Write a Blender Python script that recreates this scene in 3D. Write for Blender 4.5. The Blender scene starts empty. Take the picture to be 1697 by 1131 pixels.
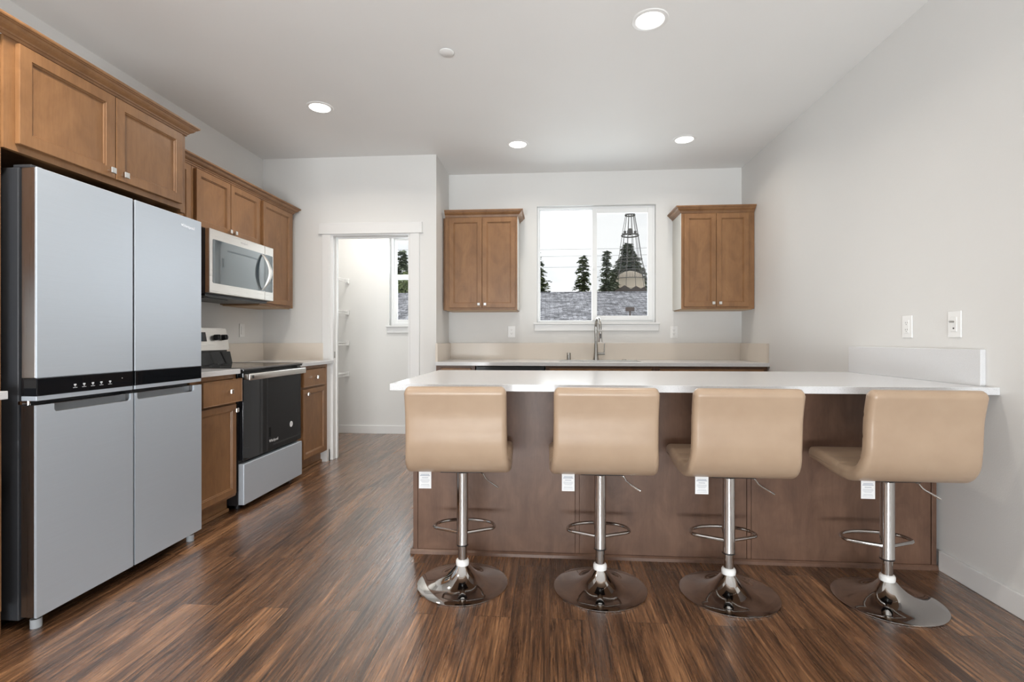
import bpy, bmesh, math, random
from mathutils import Vector, Matrix
C = bpy.context.scene.collection
SC = bpy.context.scene
PI = math.pi

# ------------------------------------------------------------------ camera
cam_d = bpy.data.cameras.new('camera'); cam = bpy.data.objects.new('camera', cam_d); C.objects.link(cam)
cam_d.sensor_width = 36; cam_d.lens = 835 / 1697 * 36; cam_d.shift_y = -2.5 / 1697
cam_d.clip_end = 400; cam_d.clip_start = 0.05
cam.location = (0, 0, 1.1); cam.rotation_euler = (PI / 2, 0, math.radians(4.28))
SC.camera = cam
# ------------------------------------------------------------------ colour management
SC.view_settings.view_transform = 'Standard'; SC.view_settings.look = 'None'
SC.view_settings.gamma = 1; SC.view_settings.use_curve_mapping = False
SC.view_settings.exposure = 0.0
# ------------------------------------------------------------------ overcast sky
W = bpy.data.worlds.new('overcast'); SC.world = W; W.use_nodes = True
wn = W.node_tree.nodes; wl = W.node_tree.links; wn.clear()
o_ = wn.new('ShaderNodeOutputWorld'); b_ = wn.new('ShaderNodeBackground'); b_.inputs[1].default_value = 1.2
tc = wn.new('ShaderNodeTexCoord'); mp = wn.new('ShaderNodeMapping'); mp.inputs['Scale'].default_value = (3, 3, 7)
nz = wn.new('ShaderNodeTexNoise'); nz.inputs['Scale'].default_value = 1.6; nz.inputs['Detail'].default_value = 6
cr = wn.new('ShaderNodeValToRGB'); cr.color_ramp.elements[0].position = .38; cr.color_ramp.elements[0].color = (.80, .82, .85, 1)
cr.color_ramp.elements[1].position = .58; cr.color_ramp.elements[1].color = (.98, .98, .98, 1)
wl.new(tc.outputs['Generated'], mp.inputs[0]); wl.new(mp.outputs[0], nz.inputs[0]); wl.new(nz.outputs[0], cr.inputs[0])
wl.new(cr.outputs[0], b_.inputs[0]); wl.new(b_.outputs[0], o_.inputs[0])
# ------------------------------------------------------------------ daylight lamps at the windows and an unseen patio door added for light
def area(name, loc, rot, sx, sy, power, col=(1, 1, 1), shape='RECTANGLE', spread=PI):
    l = bpy.data.lights.new(name, 'AREA'); l.shape = shape; l.size = sx; l.size_y = sy; l.energy = power; l.color = col; l.spread = spread
    o = bpy.data.objects.new(name, l); C.objects.link(o); o.location = loc; o.rotation_euler = rot
    return o
DAY = 14; WIN = 17; CAN = 7.6
area('daylight_unseen_patio', (-0.3, -3.62, 1.25), (PI / 2, 0, 0), 3.0, 2.1, DAY, (.93, .97, 1.0))
area('ceiling_fill_patio', (-0.3, -3.85, .35), (math.radians(146), 0, 0), 3.0, .9, 400, (.95, .975, 1.0))  # added uplight outside the patio door, fills the ceiling with light
area('daylight_kitchen_window', (0.46, 5.35, 1.85), (-PI / 2, 0, 0), 1.15, 1.15, WIN, (.93, .97, 1.0))
area('daylight_pantry_window', (-1.55, 6.1, 1.8), (-PI / 2, 0, 0), .6, 1.0, 14, (.93, .97, 1.0))
LW = (1.0, .915, .81)

# ------------------------------------------------------------------ materials
def mat(name, col=(.8, .8, .8), rough=.5, metal=0, spec=.5, **kw):
    m = bpy.data.materials.new(name); m.use_nodes = True
    p = m.node_tree.nodes['Principled BSDF']
    p.inputs['Base Color'].default_value = (*col, 1); p.inputs['Roughness'].default_value = rough
    p.inputs['Metallic'].default_value = metal; p.inputs['Specular IOR Level'].default_value = spec
    for k, v in kw.items(): p.inputs[k.replace('_', ' ')].default_value = v
    return m
def nodes(m): return m.node_tree.nodes, m.node_tree.links, m.node_tree.nodes['Principled BSDF']
def coords(m, scale, kind='Object', loc=(0, 0, 0)):
    n, l, p = nodes(m); t = n.new('ShaderNodeTexCoord'); a = n.new('ShaderNodeMapping'); a.inputs['Scale'].default_value = scale
    a.inputs['Location'].default_value = loc
    l.new(t.outputs[kind], a.inputs[0]); return a.outputs[0]
def noise(m, vec, scale, detail=4, rough=.55, dist=0):
    n, l, p = nodes(m); x = n.new('ShaderNodeTexNoise'); x.inputs['Scale'].default_value = scale; x.inputs['Detail'].default_value = detail
    x.inputs['Roughness'].default_value = rough; x.inputs['Distortion'].default_value = dist; l.new(vec, x.inputs['Vector']); return x.outputs[0]
def ramp(m, fac, stops):
    n, l, p = nodes(m); r = n.new('ShaderNodeValToRGB'); e = r.color_ramp.elements
    while len(e) < len(stops): e.new(.5)
    for i, (a, c) in enumerate(stops): e[i].position = a; e[i].color = (*c, 1) if len(c) == 3 else c
    l.new(fac, r.inputs[0]); return r.outputs[0]
def mixc(m, a, b, fac, mode='MIX'):
    n, l, p = nodes(m); x = n.new('ShaderNodeMix'); x.data_type = 'RGBA'; x.blend_type = mode
    for s, v in ((x.inputs[0], fac), (x.inputs[6], a), (x.inputs[7], b)):
        if hasattr(v, 'node'): l.new(v, s)
        elif isinstance(v, (int, float)): s.default_value = v
        else: s.default_value = (*v, 1)
    return x.outputs[2]
def bump(m, h, strength=.2, dist=.001):
    n, l, p = nodes(m); b = n.new('ShaderNodeBump'); b.inputs['Strength'].default_value = strength; b.inputs['Distance'].default_value = dist
    l.new(h, b.inputs['Height']); l.new(b.outputs[0], p.inputs['Normal'])

def wall_mat(name, col, s=.35):
    m = mat(name, col, .62, spec=.3); v = coords(m, (1, 1, 1)); h = noise(m, v, 170, 3, .6); bump(m, h, s, .0012)
    n, l, p = nodes(m); c = ramp(m, noise(m, v, 1.3, 2), [(.3, tuple(x * .975 for x in col)), (.7, col)]); l.new(c, p.inputs['Base Color']); return m
M = {}
M['wall'] = wall_mat('wall_paint', (.76, .755, .74)); M['ceil'] = wall_mat('ceiling_paint', (.86, .86, .85), .2)
M['trim'] = mat('white_trim', (.79, .79, .785), .36); M['vinyl'] = mat('white_vinyl', (.86, .87, .87), .3)
M['plastic'] = mat('white_plastic', (.85, .85, .84), .3); M['slot'] = mat('dark_slot', (.03, .03, .03), .5)

def wood(name, lo, hi, rough=.38):
    m = mat(name, hi, rough, spec=.45); n, l, p = nodes(m)
    v1 = coords(m, (7, 7, 3.6)); v2 = coords(m, (55, 55, 3.2)); v3 = coords(m, (260, 260, 14))
    a = noise(m, v1, 1.2, 4, .6, .6); b = noise(m, v2, 1.5, 5, .6, .3); c = noise(m, v3, 1.5, 2, .5)
    base = ramp(m, a, [(.25, lo), (.72, hi)])
    g = ramp(m, b, [(.25, (.90, .89, .88)), (.75, (1.05, 1.05, 1.04))])
    g2 = ramp(m, c, [(.3, (.94, .93, .92)), (.7, (1.03, 1.03, 1.03))])
    x = mixc(m, base, g, 1.0, 'MULTIPLY'); x = mixc(m, x, g2, 1.0, 'MULTIPLY'); l.new(x, p.inputs['Base Color'])
    bump(m, b, .06, .0006); return m
M['maple'] = wood('stained_maple', (.195, .096, .041), (.31, .160, .070))
M['maple_dark'] = wood('stained_maple_edge', (.15, .078, .045), (.20, .105, .062))
M['veneer_shaded'] = wood('shaded_veneer_panel', (.10, .052, .034), (.195, .108, .070), .42)  # maple copy with the peninsula's shade darkened into its colour
M['side'] = mat('pale_side_laminate', (.62, .59, .53), .35)
M['cabin'] = mat('cabinet_interior', (.45, .30, .17), .5)

def steel(name, col=(.60, .61, .62), rough=.34, axis=2):
    m = mat(name, col, rough, 1); n, l, p = nodes(m)
    sc = [500, 500, 500]; sc[axis] = 4
    v = coords(m, tuple(sc)); h = noise(m, v, 1, 2, .5)
    r = ramp(m, h, [(.2, (rough * .85,) * 3), (.8, (rough * 1.15,) * 3)]); l.new(r, p.inputs['Roughness'])
    c = ramp(m, h, [(.2, tuple(x * .97 for x in col)), (.8, tuple(min(1, x * 1.03) for x in col))]); l.new(c, p.inputs['Base Color'])
    return m
M['steel'] = steel('brushed_steel', (.525, .585, .655), .40, 1); M['steel'].node_tree.nodes['Principled BSDF'].inputs['Metallic'].default_value = .38; M['steel_d'] = steel('dark_steel', (.30, .29, .29), .3, 2)
M['steel_w'] = steel('appliance_steel', (.68, .66, .63), .30, 1)
M['chrome'] = mat('chrome', (.60, .59, .58), .05, 1); M['nickel'] = mat('brushed_nickel', (.40, .39, .37), .25, 1)
M['knob'] = mat('polished_knob', (.75, .74, .72), .15, 1)
M['blackglass'] = mat('black_glass', (.008, .009, .011), .03, spec=.28); M['pocket'] = mat('pocket_grey', (.21, .225, .24), .35, .4); M['footgrey'] = mat('grey_foot', (.38, .40, .42), .35); M['black'] = mat('black_plastic', (.012, .012, .014), .35)
M['mwglass'] = mat('microwave_glass', (.015, .03, .04), .05, spec=1.0, Coat_Weight=1.0, Coat_Roughness=.02, Coat_IOR=2.2, Coat_Tint=(.78, .92, 1, 1))
M['graphite'] = mat('graphite_cabinet', (.035, .037, .042), .42)
M['display'] = mat('display_glass', (.03, .06, .09), .25)
M['icon'] = mat('printed_white', (.75, .77, .8), .5)
M['logo'] = mat('chrome_lettering', (.8, .8, .82), .2, .8)
M['logo_w'] = mat('white_lettering', (.75, .75, .75), .5)
M['paper'] = mat('white_paper', (.80, .81, .82), .7); M['ink'] = mat('grey_ink', (.25, .28, .36), .8); M['inkg'] = mat('pale_grey_ink', (.48, .5, .53), .8)

m = mat('white_quartz', (.82, .82, .82), .16, spec=.5); M['quartz'] = m
n, l, p = nodes(m); v = coords(m, (1, 1, 1)); l.new(ramp(m, noise(m, v, 420, 2, .7), [(.33, (.60, .605, .615)), (.5, (.725, .73, .745))]), p.inputs['Base Color'])

M['splash'] = mat('warm_lit_quartz_splash', (.74, .67, .59), .25)  # warm light tinted into the white quartz colour of the backsplashes
m = mat('beige_leather', (.63, .50, .385), .34, spec=.5); M['leather'] = m
n, l, p = nodes(m); v = coords(m, (1, 1, 1)); h = noise(m, v, 420, 3, .6); bump(m, h, .12, .0006)
l.new(ramp(m, noise(m, v, 6, 3), [(.3, (.40, .285, .198)), (.7, (.445, .325, .228))]), p.inputs['Base Color'])

def glassmat(name, tint=(1, 1, 1), refl=.10):
    m = bpy.data.materials.new(name); m.use_nodes = True; n = m.node_tree.nodes; l = m.node_tree.links; n.clear()
    o = n.new('ShaderNodeOutputMaterial'); t = n.new('ShaderNodeBsdfTransparent'); t.inputs[0].default_value = (*tint, 1)
    g = n.new('ShaderNodeBsdfGlossy'); g.inputs['Roughness'].default_value = .02; g.inputs[0].default_value = (.9, .95, 1, 1)
    f = n.new('ShaderNodeLayerWeight'); f.inputs[0].default_value = .15; mx = n.new('ShaderNodeMixShader')
    l.new(f.outputs['Fresnel'], mx.inputs[0]); l.new(t.outputs[0], mx.inputs[1]); l.new(g.outputs[0], mx.inputs[2]); l.new(mx.outputs[0], o.inputs[0]); return m
M['glass'] = glassmat('window_glass', (.97, .98, .98)); M['screen'] = glassmat('insect_screen', (.94, .94, .94))

# floor: long planks running away from the camera
m = mat('plank_floor', (.2, .1, .06), .3, spec=.9, Coat_Weight=.55, Coat_Roughness=.24, Coat_IOR=1.65); M['floor'] = m
n, l, p = nodes(m)
t = n.new('ShaderNodeTexCoord'); sx = n.new('ShaderNodeSeparateXYZ'); l.new(t.outputs['Object'], sx.inputs[0])
cb = n.new('ShaderNodeCombineXYZ'); l.new(sx.outputs['Y'], cb.inputs['X']); l.new(sx.outputs['X'], cb.inputs['Y'])
bk = n.new('ShaderNodeTexBrick'); bk.offset = .37; bk.inputs['Color1'].default_value = (0, 0, 0, 1); bk.inputs['Color2'].default_value = (1, 1, 1, 1)
bk.inputs['Scale'].default_value = 1; bk.inputs['Brick Width'].default_value = 1.22; bk.inputs['Row Height'].default_value = .152
bk.inputs['Mortar Size'].default_value = .0012; bk.inputs['Mortar Smooth'].default_value = 0; bk.inputs['Bias'].default_value = 0
bk.inputs['Mortar'].default_value = (.5, .5, .5, 1)
l.new(cb.outputs[0], bk.inputs['Vector'])
def gnoise(scl, det, seedmul, dist=0.0, rough=.6):
    mp = n.new('ShaderNodeMapping'); mp.inputs['Scale'].default_value = scl; l.new(t.outputs['Object'], mp.inputs[0])
    x = n.new('ShaderNodeTexNoise'); x.noise_dimensions = '4D'; x.inputs['Scale'].default_value = 1; x.inputs['Detail'].default_value = det
    x.inputs['Roughness'].default_value = rough; x.inputs['Distortion'].default_value = dist
    mu = n.new('ShaderNodeMath'); mu.operation = 'MULTIPLY'; mu.inputs[1].default_value = seedmul; l.new(bk.outputs['Color'], mu.inputs[0])
    l.new(mu.outputs[0], x.inputs['W']); l.new(mp.outputs[0], x.inputs['Vector']); return x.outputs[0]
g1 = gnoise((11, 1.1, 1), 5, 37, .9); g2 = gnoise((80, 2.8, 1), 7, 61, .9, .75); g3 = gnoise((34, 1.7, 1), 6, 83, 2.2, .65)
g4 = gnoise((230, 7, 1), 3, 17, .2, .6)
base = ramp(m, g1, [(.30, (.060, .028, .014)), (.48, (.165, .078, .037)), (.68, (.36, .185, .090))])
fine = ramp(m, g2, [(.37, (.16, .14, .13)), (.45, (.75, .74, .73)), (.56, (1.1, 1.1, 1.1)), (.68, (1.8, 1.75, 1.65))])
dark = ramp(m, g3, [(.38, (.20, .17, .15)), (.45, (1, 1, 1))])
c = mixc(m, base, fine, 1.0, 'MULTIPLY'); c = mixc(m, c, dark, .9, 'MULTIPLY')
c = mixc(m, c, ramp(m, g4, [(.36, (.45, .43, .42)), (.5, (1, 1, 1)), (.66, (1.4, 1.4, 1.38))]), .8, 'MULTIPLY')
tone = ramp(m, bk.outputs['Color'], [(0, (.70, .68, .66)), (1, (1.28, 1.3, 1.3))]); c = mixc(m, c, tone, 1.0, 'MULTIPLY')
c = mixc(m, c, (.03, .015, .01), bk.outputs['Fac']); l.new(c, p.inputs['Base Color'])
rr = ramp(m, g2, [(.3, (.34,) * 3), (.7, (.22,) * 3)]); l.new(rr, p.inputs['Roughness'])
bump(m, g2, .6, .0012)

m = mat('grey_shingles', (.2, .2, .21), .9); M['shingle'] = m
n, l, p = nodes(m); v = coords(m, (1, 1, 1)); bk = n.new('ShaderNodeTexBrick'); l.new(v, bk.inputs['Vector'])
bk.inputs['Color1'].default_value = (.18, .18, .195, 1); bk.inputs['Color2'].default_value = (.50, .50, .54, 1); bk.inputs['Mortar'].default_value = (.09, .09, .1, 1)
bk.inputs['Scale'].default_value = 1; bk.inputs['Brick Width'].default_value = .32; bk.inputs['Row Height'].default_value = .15; bk.inputs['Mortar Size'].default_value = .008
l.new(mixc(m, bk.outputs['Color'], ramp(m, noise(m, coords(m, (1, .22, 1)), 7, 6, .75), [(.36, (.5, .5, .5)), (.64, (1.55, 1.55, 1.55))]), 1.0, 'MULTIPLY'), p.inputs['Base Color'])
M['siding'] = mat('pale_siding', (.5, .48, .44), .8); M['brownroof'] = mat('brown_gable', (.13, .105, .095), .85)
M['cream'] = mat('cream_cladding', (.72, .62, .50), .7); M['towermetal'] = mat('grey_lattice', (.17, .16, .15), .6, .3)
M['vent'] = mat('painted_vent', (.14, .105, .09), .7)
M['bark'] = mat('bark', (.10, .075, .055), .9); M['wire'] = mat('cable', (.25, .25, .26), .7)
def leaf(name, a, b):
    m = mat(name, a, .8); n, l, p = nodes(m); v = coords(m, (1, 1, 1)); l.new(ramp(m, noise(m, v, 1.7, 5, .7), [(.35, a), (.68, b)]), p.inputs['Base Color']); return m
M['fir'] = leaf('fir_needles', (.07, .11, .05), (.24, .27, .12)); M['fir2'] = leaf('pale_fir_needles', (.15, .18, .12), (.28, .32, .21))
M['leaves'] = leaf('broad_leaves', (.10, .14, .05), (.30, .34, .16))
M['grass'] = leaf('lawn', (.06, .09, .03), (.12, .15, .06))
m = mat('can_lens', (1, 1, 1), .4); m.node_tree.nodes['Principled BSDF'].inputs['Emission Color'].default_value = (1, .95, .86, 1)
m.node_tree.nodes['Principled BSDF'].inputs['Emission Strength'].default_value = 6; M['lens'] = m

# ------------------------------------------------------------------ mesh helpers
class B:
    def __init__(s): s.bm = bmesh.new()
    def merge(s, o):
        me = bpy.data.meshes.new('t'); o.to_mesh(me); o.free(); s.bm.from_mesh(me); bpy.data.meshes.remove(me)
    def box(s, x0, x1, y0, y1, z0, z1, bev=0, seg=2):
        t = bmesh.new(); bmesh.ops.create_cube(t, size=1)
        for v in t.verts: v.co = Vector(((x0 + x1) / 2 + v.co.x * (x1 - x0), (y0 + y1) / 2 + v.co.y * (y1 - y0), (z0 + z1) / 2 + v.co.z * (z1 - z0)))
        if bev > 0: bmesh.ops.bevel(t, geom=t.edges[:], offset=bev, segments=seg, profile=.5, affect='EDGES')
        s.merge(t); return s
    def cyl(s, p0, p1, r0, r1=None, seg=20, caps=True):
        p0 = Vector(p0); p1 = Vector(p1); r1 = r0 if r1 is None else r1; d = p1 - p0
        t = bmesh.new(); bmesh.ops.create_cone(t, cap_ends=caps, segments=seg, radius1=r0, radius2=r1, depth=d.length)
        q = Vector((0, 0, 1)).rotation_difference(d.normalized()).to_matrix().to_4x4()
        bmesh.ops.transform(t, matrix=Matrix.Translation((p0 + p1) / 2) @ q, verts=t.verts); s.merge(t); return s
    def lathe(s, prof, c=(0, 0, 0), seg=40):
        bm = s.bm; rings = []
        for r, z in prof:
            if r < 1e-5: rings.append([bm.verts.new((c[0], c[1], c[2] + z))])
            else: rings.append([bm.verts.new((c[0] + r * math.cos(2 * PI * i / seg), c[1] + r * math.sin(2 * PI * i / seg), c[2] + z)) for i in range(seg)])
        for a, b in zip(rings, rings[1:]):
            for i in range(seg):
                j = (i + 1) % seg
                if len(a) == 1 and len(b) == 1: continue
                if len(a) == 1: bm.faces.new((a[0], b[j], b[i]))
                elif len(b) == 1: bm.faces.new((a[i], a[j], b[0]))
                else: bm.faces.new((a[i], a[j], b[j], b[i]))
        bmesh.ops.recalc_face_normals(bm, faces=bm.faces[:]); return s
    def tube(s, pts, r, seg=10, closed=False):
        bm = s.bm; P = [Vector(p) for p in pts]; n = len(P); rings = []; up = None
        R = r if isinstance(r, (list, tuple)) else [r] * n
        for i in range(n):
            if closed: d = P[(i + 1) % n] - P[i - 1]
            else: d = P[min(i + 1, n - 1)] - P[max(i - 1, 0)]
            d.normalize()
            if up is None: up = Vector((0, 0, 1)) if abs(d.z) < .9 else Vector((1, 0, 0))
            a = d.cross(up).normalized(); up = a.cross(d).normalized()
            rings.append([bm.verts.new(P[i] + (a * math.cos(2 * PI * k / seg) + up * math.sin(2 * PI * k / seg)) * R[i]) for k in range(seg)])
        pr = list(zip(rings, rings[1:])) + ([(rings[-1], rings[0])] if closed else [])
        for a, b in pr:
            for k in range(seg): bm.faces.new((a[k], a[(k + 1) % seg], b[(k + 1) % seg], b[k]))
        if not closed: bm.faces.new(rings[0][::-1]); bm.faces.new(rings[-1])
        bmesh.ops.recalc_face_normals(bm, faces=bm.faces[:]); return s
    def prism(s, poly, axis, a, b):
        # poly: 2-D outline in the plane of the two remaining axes (in xyz order), extruded from a to b along axis
        def P(u, v, w):
            return {0: (w, u, v), 1: (u, w, v), 2: (u, v, w)}[axis]
        t = bmesh.new(); A = [t.verts.new(P(u, v, a)) for u, v in poly]; Bv = [t.verts.new(P(u, v, b)) for u, v in poly]
        t.faces.new(A); t.faces.new(Bv[::-1]); k = len(poly)
        for i in range(k): t.faces.new((A[i], Bv[i], Bv[(i + 1) % k], A[(i + 1) % k]))
        bmesh.ops.recalc_face_normals(t, faces=t.faces[:]); s.merge(t); return s
    def build(s, name, material, parent=None, smooth=False, kind=None):
        bm = s.bm
        off = Vector((0, 0, 0)); q = parent
        while q is not None: off += q.location; q = q.parent
        if off.length: bmesh.ops.translate(bm, vec=-off, verts=bm.verts)
        bm.normal_update()
        if smooth:
            for f in bm.faces: f.smooth = True
            for e in bm.edges:
                if len(e.link_faces) == 2 and e.calc_face_angle(0) > math.radians(38): e.smooth = False
        me = bpy.data.meshes.new(name); bm.to_mesh(me); bm.free(); me.materials.append(M[material])
        o = bpy.data.objects.new(name, me); C.objects.link(o)
        if parent is not None: o.parent = parent
        if kind: o['kind'] = kind
        return o
def struct(name, b, material): return b.build(name, material, None, kind='structure')
def thing(name, label, cat, loc=(0, 0, 0), group=None):
    o = bpy.data.objects.new(name, None); o.empty_display_size = .1; C.objects.link(o); o.location = loc
    o['label'] = label; o['category'] = cat
    if group: o['group'] = group
    return o
def tag(o, label, cat, group=None):
    o['label'] = label; o['category'] = cat
    if group: o['group'] = group
    return o
def text(name, body, size, material, parent, mtx, extrude=.0004, align='CENTER'):
    cu = bpy.data.curves.new('t', 'FONT'); cu.body = body; cu.size = size; cu.extrude = extrude; cu.align_x = align; cu.align_y = 'CENTER'; cu.resolution_u = 2
    tmp = bpy.data.objects.new('t', cu); C.objects.link(tmp); bpy.context.view_layer.update()
    me = bpy.data.meshes.new_from_object(tmp); bpy.data.objects.remove(tmp); me.transform(mtx); b = B(); b.bm.from_mesh(me); bpy.data.meshes.remove(me)
    return b.build(name, material, parent)
FX = Matrix.Rotation(PI / 2, 4, 'Z') @ Matrix.Rotation(PI / 2, 4, 'X')     # lettering on a face that looks toward +X
FY = Matrix.Rotation(PI / 2, 4, 'X')                                        # lettering on a face that looks toward -Y

# ------------------------------------------------------------------ the setting
XL, XR, YS, YD, YR, ZC = -2.65, 1.86, 5.05, 4.48, -3.4, 2.77
struct('floor', B().box(XL - .2, XR + .2, YR - .2, 5.9, -.1, 0), 'floor')
struct('ceiling', B().box(XL - .2, XR + .2, YR - .2, 5.95, ZC, ZC + .12), 'ceil')
struct('wall_left', B().box(XL - .15, XL, YR, 5.76, 0, ZC), 'wall')
struct('wall_right', B().box(XR, XR + .15, YR, YS + .16, 0, ZC), 'wall')
wx0, wx1, wz0, wz1 = -.127, 1.042, 1.268, 2.435
b = B().box(-1.02, wx0, YS, YS + .16, 0, ZC).box(wx1, XR, YS, YS + .16, 0, ZC).box(wx0, wx1, YS, YS + .16, 0, wz0).box(wx0, wx1, YS, YS + .16, wz1, ZC)
struct('wall_sink', b, 'wall')
struct('wall_return', B().box(-1.13, -1.02, YD, 5.76, 0, ZC), 'wall')
dx0, dx1, dz = -1.99, -1.265, 2.062
b = B().box(XL, dx0, YD, YD + .11, 0, ZC).box(dx1, -1.13, YD, YD + .11, 0, ZC).box(dx0, dx1, YD, YD + .11, dz, ZC)
struct('wall_pantry_front', b, 'wall')
px0, px1, pz0, pz1 = -1.869, -1.25, 1.262, 2.33
b = B().box(XL - .15, px0, 5.76, 5.92, 0, ZC).box(px1, -1.02, 5.76, 5.92, 0, ZC).box(px0, px1, 5.76, 5.92, 0, pz0).box(px0, px1, 5.76, 5.92, pz1, ZC)
struct('wall_pantry_rear', b, 'wall')
rx0, rx1, rz1 = -1.8, 1.2, 2.3
b = B().box(XL - .15, rx0, YR - .15, YR, 0, ZC).box(rx1, XR + .15, YR - .15, YR, 0, ZC).box(rx0, rx1, YR - .15, YR, rz1, ZC)
struct('wall_rear', b, 'wall')
# baseboards
bh = .095
struct('baseboard_right', B().box(XR - .014, XR, YR, 2.545, 0, bh, .003), 'trim')
struct('baseboard_left', B().box(XL, XL + .014, YR, .4, 0, bh, .003), 'trim')
struct('baseboard_pantry', B().box(XL, -1.13, 5.746, 5.76, 0, bh, .003), 'trim')
struct('baseboard_pantry_left', B().box(XL, XL + .014, YD + .11, 5.746, 0, bh, .003), 'trim')
struct('baseboard_door', B().box(-1.172, -1.02, YD - .014, YD, 0, bh, .003), 'trim')
# pantry door casing and jamb
struct('trim_1', B().box(dx0 - .085, dx0 - .008, YD - .018, YD, 0, dz, .003), 'trim')
struct('trim_2', B().box(dx1 + .008, dx1 + .093, YD - .018, YD, 0, dz, .003), 'trim')
struct('trim_3', B().box(dx0 - .115, dx1 + .118, YD - .024, YD, dz + .004, dz + .10, .003).box(dx0 - .122, dx1 + .125, YD - .028, YD, dz + .0, dz + .006, .001), 'trim')
struct('trim_4', B().box(dx0 - .008, dx0 + .012, YD - .005, YD + .115, 0, dz).box(dx1 - .012, dx1 + .008, YD - .005, YD + .115, 0, dz).box(dx0 + .012, dx1 - .012, YD - .005, YD + .115, dz - .014, dz)
       .box(dx0 + .012, dx0 + .024, YD + .06, YD + .08, 0, dz - .014).box(dx1 - .024, dx1 - .012, YD + .06, YD + .08, 0, dz - .014).box(dx0 + .024, dx1 - .024, YD + .06, YD + .08, dz - .026, dz - .014), 'trim')
# pantry door leaf, swung open into the pantry
def panel_bm(w, h, t, stiles, mid=None):
    """framed panel, local x 0..w, z 0..h, front at y=-t"""
    bm = bmesh.new(); zs = [0, h] if mid is None else [0, mid, h]
    V = {}
    bmesh.ops.create_cube(bm, size=1)
    for v in bm.verts: v.co = Vector((w / 2 + v.co.x * w, -t / 2 + v.co.y * t, h / 2 + v.co.z * h))
    ed = [e for e in bm.edges]
    bmesh.ops.bevel(bm, geom=ed, offset=.0022, segments=2, profile=.5, affect='EDGES')
    if mid: bmesh.ops.bisect_plane(bm, geom=bm.verts[:] + bm.edges[:] + bm.faces[:], plane_co=(0, 0, mid), plane_no=(0, 0, 1))
    fr = [f for f in bm.faces if f.normal.y < -.99 and f.calc_area() > w * h * .15]
    for f in fr:
        bmesh.ops.inset_region(bm, faces=[f], thickness=stiles, depth=0)
        bmesh.ops.inset_region(bm, faces=[f], thickness=.003, depth=-.0045)
        bmesh.ops.inset_region(bm, faces=[f], thickness=.006, depth=0)
        bmesh.ops.inset_region(bm, faces=[f], thickness=.004, depth=-.0060)
    return bm
b = B(); bm = panel_bm(.70, 2.03, .035, .10, .95)
bmesh.ops.transform(bm, matrix=Matrix.Translation((dx1 - .005, YD + .12, .01)) @ Matrix.Rotation(math.radians(90), 4, 'Z') @ Matrix.Translation((0, 0, 0)), verts=bm.verts)
bmesh.ops.reverse_faces(bm, faces=bm.faces); bmesh.ops.recalc_face_normals(bm, faces=bm.faces); b.merge(bm)
door = struct('door_1', b, 'trim')
# mirror so the panels look toward the opening: the leaf lies along +Y, front faces -X side
for v in door.data.vertices: v.co.x = (dx1 - .005) - (v.co.x - (dx1 - .005)) + .04
door.data.flip_normals()
for z in (.22, 1.02, 1.83):
    B().box(dx1 - .016, dx1 - .010, YD + .085, YD + .118, z - .045, z + .045, .001).cyl((dx1 - .012, YD + .119, z - .045), (dx1 - .012, YD + .119, z + .045), .006).build('hinge', 'nickel', door)
hb = B().cyl((dx1 + .0, YD + .75, .95), (dx1 - .055, YD + .75, .95), .011).cyl((dx1 - .052, YD + .755, .95), (dx1 - .052, YD + .65, .95), .009)
hb.build('handle', 'nickel', door, True)
# light switch strike plate on the left jamb
B().box(dx0 + .0115, dx0 + .0135, YD + .02, YD + .045, .93, .99).build('strike_plate', 'nickel', bpy.data.objects['trim_4'])

# windows ---------------------------------------------------------------
def sash(b, x0, x1, z0, z1, y0, y1, w):
    b.box(x0, x0 + w, y0, y1, z0, z1, .003).box(x1 - w, x1, y0, y1, z0, z1, .003).box(x0 + w, x1 - w, y0, y1, z0, z0 + w, .003).box(x0 + w, x1 - w, y0, y1, z1 - w, z1, .003)
b = B(); sash(b, wx0, wx1, wz0, wz1, 5.10, 5.17, .022)
b.box(.425, .47, 5.135, 5.165, wz0 + .02, wz1 - .02, .003)
win = struct('window_1', b, 'vinyl')
fs = B(); sash(fs, wx0 + .02, .435, wz0 + .014, wz1 - .018, 5.125, 5.15, .012); fs.build('fixed_sash', 'vinyl', win)
B().box(wx0 + .03, .425, 5.136, 5.14, wz0 + .024, wz1 - .028).build('pane', 'glass', win)
ss = B(); sash(ss, .425, wx1 - .022, wz0 + .022, wz1 - .022, 5.095, 5.122, .048); so = ss.build('sliding_sash', 'vinyl', win)
B().box(.47, wx1 - .066, 5.107, 5.111, wz0 + .066, wz1 - .066).build('pane', 'glass', so)
B().box(.428, .452, 5.08, 5.096, 1.80, 1.87, .004).build('latch', 'vinyl', so)
B().box(.455, wx1 - .03, 5.160, 5.162, wz0 + .03, wz1 - .03).build('insect_screen', 'screen', win)
struct('trim_5', B().box(wx0 - .035, wx1 + .035, YS - .035, YS + .05, wz0 - .018, wz0, .004).box(wx0 - .025, wx1 + .025, YS - .016, YS, wz0 - .082, wz0 - .018, .003), 'trim')
b = B(); sash(b, px0, px1, pz0, pz1, 5.82, 5.89, .032)
w2 = struct('window_2', b, 'vinyl')
us = B(); sash(us, px0 + .03, px1 - .03, 1.81, pz1 - .03, 5.855, 5.88, .030); u2 = us.build('upper_sash', 'vinyl', w2)
B().box(px0 + .06, px1 - .06, 5.866, 5.870, 1.84, pz1 - .06).build('pane', 'glass', u2)
us = B(); sash(us, px0 + .03, px1 - .03, pz0 + .028, 1.865, 5.828, 5.852, .045); u2 = us.build('lower_sash', 'vinyl', w2)
B().box(px0 + .07, px1 - .07, 5.838, 5.842, pz0 + .07, 1.82).build('pane', 'glass', u2)
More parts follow.
